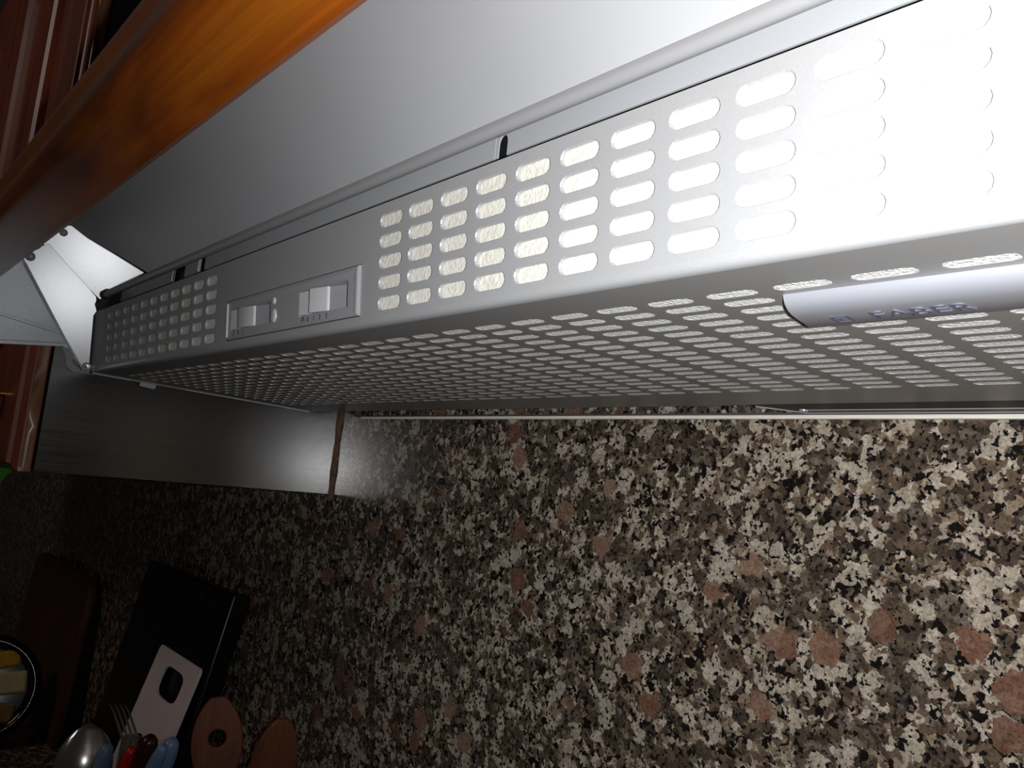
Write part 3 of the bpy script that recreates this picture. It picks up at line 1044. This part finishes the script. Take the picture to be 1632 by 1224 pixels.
# fork seen nearly edge on
fk = empty('fork', (-0.33, 0.11, CT + 0.01), 'steel fork with curved tines pointing up', 'fork')
ftip = px(187, 1122, 0.11)
fmid = px(208, 1180, 0.11)
froot = Vector((-0.325, 0.11, CT + 0.012))
side = Vector((0.5, 0.86, 0)).normalized()
for k in range(4):
    off = side * (k - 1.5) * 0.0056
    a_ = ftip + off
    c_ = fmid + off * 0.95
    m_ = (a_ + c_) * 0.5 + Vector((0.006, -0.002, 0.004))
    MB().tube([a_, (a_ + m_) * 0.5 + Vector((0.002, 0, 0.001)), m_, (m_ + c_) * 0.5 + Vector((0.001, 0, 0)), c_], [0.0006, 0.0012, 0.0014, 0.0015, 0.0016], seg=8).build('tine', 'steel_shiny', fk, smooth=True)
MB().tube([fmid + Vector((0, 0, 0.004)), fmid - Vector((0, 0, 0.02)), froot], [0.0095, 0.006, 0.004], seg=10).build('handle', 'steel_shiny', fk, smooth=True)


def handle(name, u0, v0, y, rad, mat, label, cat, root, flat=1.0, hang=False):
    tpp = px(u0, v0, y)
    rt = Vector(root)
    e = empty(name, rt, label, cat)
    d = rt - tpp
    pts = [tpp + d * t for t in (0, 0.015, 0.05, 0.12, 0.25, 0.38)]
    MB().tube(pts, [rad * 0.45, rad * 0.8, rad, rad * 1.05, rad * 0.9, rad * 0.8], seg=14).build('grip', mat, e, smooth=True, angle=70)
    MB().tube([tpp + d * 0.38, rt], [0.003, 0.003], seg=8).build('shaft', 'steel_shiny', e, smooth=True)
    return e


handle('kitchen_knife', 211, 1192, 0.10, 0.0070, 'red_plastic', 'kitchen knife with a bright red handle beside the fork', 'knife', (-0.335, 0.085, CT + 0.012))
handle('table_knife', 222, 1170, 0.12, 0.0055, 'brown_plastic', 'table knife with a thin dark brown handle', 'knife', (-0.315, 0.12, CT + 0.012))
handle('peeler', 241, 1174, 0.105, 0.0105, 'brown_plastic', 'thick dark brown handle between red and blue ones', 'peeler', (-0.31, 0.10, CT + 0.012))
handle('kitchen_knife', 276, 1179, 0.11, 0.0095, 'blue_plastic', 'knife with a blue handle, rightmost in the cutlery jar', 'knife', (-0.305, 0.105, CT + 0.012))
handle('kitchen_knife', 261, 1189, 0.092, 0.0070, 'blue_plastic', 'blue handle leaning against the rightmost blue knife', 'knife', (-0.318, 0.078, CT + 0.012))
handle('cleaning_brush', 172, 1186, 0.10, 0.0090, 'blue_plastic', 'short blue handle beside the steel serving spoon', 'brush', (-0.350, 0.08, CT + 0.012))
handle('table_knife', 196, 1178, 0.105, 0.0022, 'steel_shiny', 'thin steel knife handle left of the red one', 'knife', (-0.340, 0.12, CT + 0.012))
handle('teaspoon', 108, 1218, 0.10, 0.0075, 'steel_shiny', 'small steel handle at the left of the serving spoon', 'spoon', (-0.385, 0.09, CT + 0.012))


# wooden spoons
def wooden_spoon(tip, root, length, wid, mat, label, hole_at=None, face=None):
    tip, root = Vector(tip), Vector(root)
    d = (root - tip).normalized()
    fz = Vector(face)
    fz = (fz - d * fz.dot(d)).normalized()
    sd_ = d.cross(fz)
    e = empty('wooden_spoon', root, label, 'wooden spoon')
    out = []
    nn = 22
    ws = []
    for i in range(nn + 1):
        t = i / nn
        wv = wid * 0.5 * (math.sin(math.pi * (0.03 + 0.97 * t) ** 0.78)) ** 0.85 if t < 1 else 0
        ws.append(max(wv, 0.006 if t > 0.6 else 0.003))
    left = [(-ws[i], length * i / nn) for i in range(nn + 1)]
    right = [(ws[i], length * i / nn) for i in range(nn, -1, -1)]
    bm_ = bmesh.new()
    vv = [bm_.verts.new(tip + sd_ * a + d * b) for a, b in left + right]
    ee = [bm_.edges.new((vv[i], vv[(i + 1) % len(vv)])) for i in range(len(vv))]
    if hole_at is not None:
        hv_ = [bm_.verts.new(tip + sd_ * (0.010 * math.cos(2 * math.pi * k / 20)) + d * (hole_at + 0.010 * math.sin(2 * math.pi * k / 20))) for k in range(20)]
        ee += [bm_.edges.new((hv_[i], hv_[(i + 1) % 20])) for i in range(20)]
    bmesh.ops.triangle_fill(bm_, use_beauty=True, edges=ee)
    r_ = bmesh.ops.extrude_face_region(bm_, geom=list(bm_.faces))
    bmesh.ops.translate(bm_, vec=-fz * 0.007, verts=[g for g in r_['geom'] if isinstance(g, bmesh.types.BMVert)])
    bmesh.ops.recalc_face_normals(bm_, faces=bm_.faces)
    me_ = bpy.data.meshes.new('bowl')
    bm_.to_mesh(me_)
    bm_.free()
    me_.materials.append(MATS[mat])
    ob = bpy.data.objects.new('bowl', me_)
    COL.objects.link(ob)
    ob.parent = e
    ob.matrix_parent_inverse = Matrix.Translation(-e.location)
    md = ob.modifiers.new('bevel', 'BEVEL')
    md.width = 0.0018
    md.segments = 2
    md.limit_method = 'ANGLE'
    MB().tube([tip + d * (length - 0.015) - fz * 0.0035, root], 0.006, seg=10).build('handle', mat, e, smooth=True)
    return e


wt = px(348, 1111, 0.215)
wooden_spoon(wt, (-0.245, 0.235, CT + 0.012), 0.135, 0.060, 'spoon_wood', 'light wooden spoon with a round hole in its head', 0.048, CAM - wt)
wt = px(452, 1148, 0.235)
wooden_spoon(wt, (-0.205, 0.235, CT + 0.012), 0.13, 0.050, 'dark_spoon_wood', 'dark wooden spoon right of the one with a hole', None, CAM - wt + Vector((0.5, 0, 0)))

# sponges in a round dark basket
bc_ = px(-32, 1098, 0.120)
face_d = (CAM - bc_).normalized()
bk = empty('sponge_basket', (bc_.x, bc_.y, CT), 'round glossy black basket rim around the sponges', 'basket')
bu = Vector((0, 0, 1))
bu = (bu - face_d * bu.dot(face_d)).normalized()
bs = bu.cross(face_d)
R1 = 0.094
pts = [bc_ + bs * math.cos(2 * math.pi * k / 40) * R1 + bu * math.sin(2 * math.pi * k / 40) * R1 * 0.98 for k in range(40)]
rings = []
for k in range(40):
    p = pts[k]
    rad = (p - bc_).normalized()
    rings.append([p + (rad * math.cos(a_) * 0.013 + face_d * math.sin(a_) * 0.020) for a_ in [2 * math.pi * q / 12 for q in range(12)]])
rings.append(rings[0])
MB().loft(rings, cap=False).build('rim', 'black_enamel', bk, smooth=True, angle=80)
MB().lathe([(R1 * 0.97, 0), (R1 * 0.9, -0.05), (R1 * 0.55, -0.075), (0, -0.078)], bc_, face_d, 36).build('bowl', 'black_enamel', bk, smooth=True, angle=70)
zf = bc_.z - R1 * 0.93
MB().prism([(bc_.x - 0.05, bc_.y - 0.03, CT), (bc_.x + 0.05, bc_.y - 0.03, CT), (bc_.x + 0.04, bc_.y + 0.0, zf), (bc_.x - 0.04, bc_.y + 0.0, zf)], (0, 0.05, 0)).build('foot', 'black_enamel', bk, bevel=0.004)


def sponge(u, v, w, h, mat, label, rot):
    c = bc_ + face_d * 0.004 + bs * u + bu * v
    x_ = (bs * math.cos(rot) + bu * math.sin(rot))
    y_ = (-bs * math.sin(rot) + bu * math.cos(rot))
    o_ = MB().obox(c - x_ * w / 2 - y_ * h / 2 - face_d * 0.03, x_ * w, y_ * h, face_d * 0.04).build('sponge', mat, bevel=0.006, bseg=3)
    return tag(o_, label, 'sponge', 'sponges in the round basket')


k_ = R1 / 0.10
sponge(0.005 * k_, 0.052 * k_, 0.125 * k_, 0.036 * k_, 'sponge_yellow', 'yellow sponge at the top of the round black basket', 0.16)
sponge(0.010 * k_, 0.006 * k_, 0.150 * k_, 0.046 * k_, 'sponge_cream', 'cream sponge in the middle of the round black basket', 0.08)
sponge(0.004 * k_, -0.045 * k_, 0.130 * k_, 0.040 * k_, 'sponge_brown', 'brown sponge at the bottom of the round black basket', -0.1)

# wire hook and a green cloth hanging below the cabinet
hk = MB()
hp = [Vector((-0.300, -0.0215, -0.1080)), Vector((-0.300, -0.0180, -0.1150)), Vector((-0.300, -0.0145, -0.1230)), Vector((-0.300, -0.0155, -0.1310)), Vector((-0.300, -0.0200, -0.1345)),
      Vector((-0.300, -0.0255, -0.1330))]
tag(hk.tube(hp, 0.0006, seg=8).build('wire_hook', 'wire_metal', smooth=True), 'thin wire hook curling down from the cabinet bottom', 'hook')
gc = MB()
rings = []
for i in range(9):
    t = i / 8
    z = -0.1090 - 0.040 * t
    y = -0.0400 - 0.018 * t - 0.003 * math.sin(5 * t)
    rings.append([(-0.302, y, z), (-0.298, y - 0.001, z), (-0.298, y - 0.018 - 0.002 * math.sin(7 * t), z), (-0.302, y - 0.018, z)])
gc.loft(rings)
tag(gc.build('dish_cloth', 'green_cloth', smooth=True, angle=60), 'green cloth hanging below the cabinet at the far left', 'cloth')
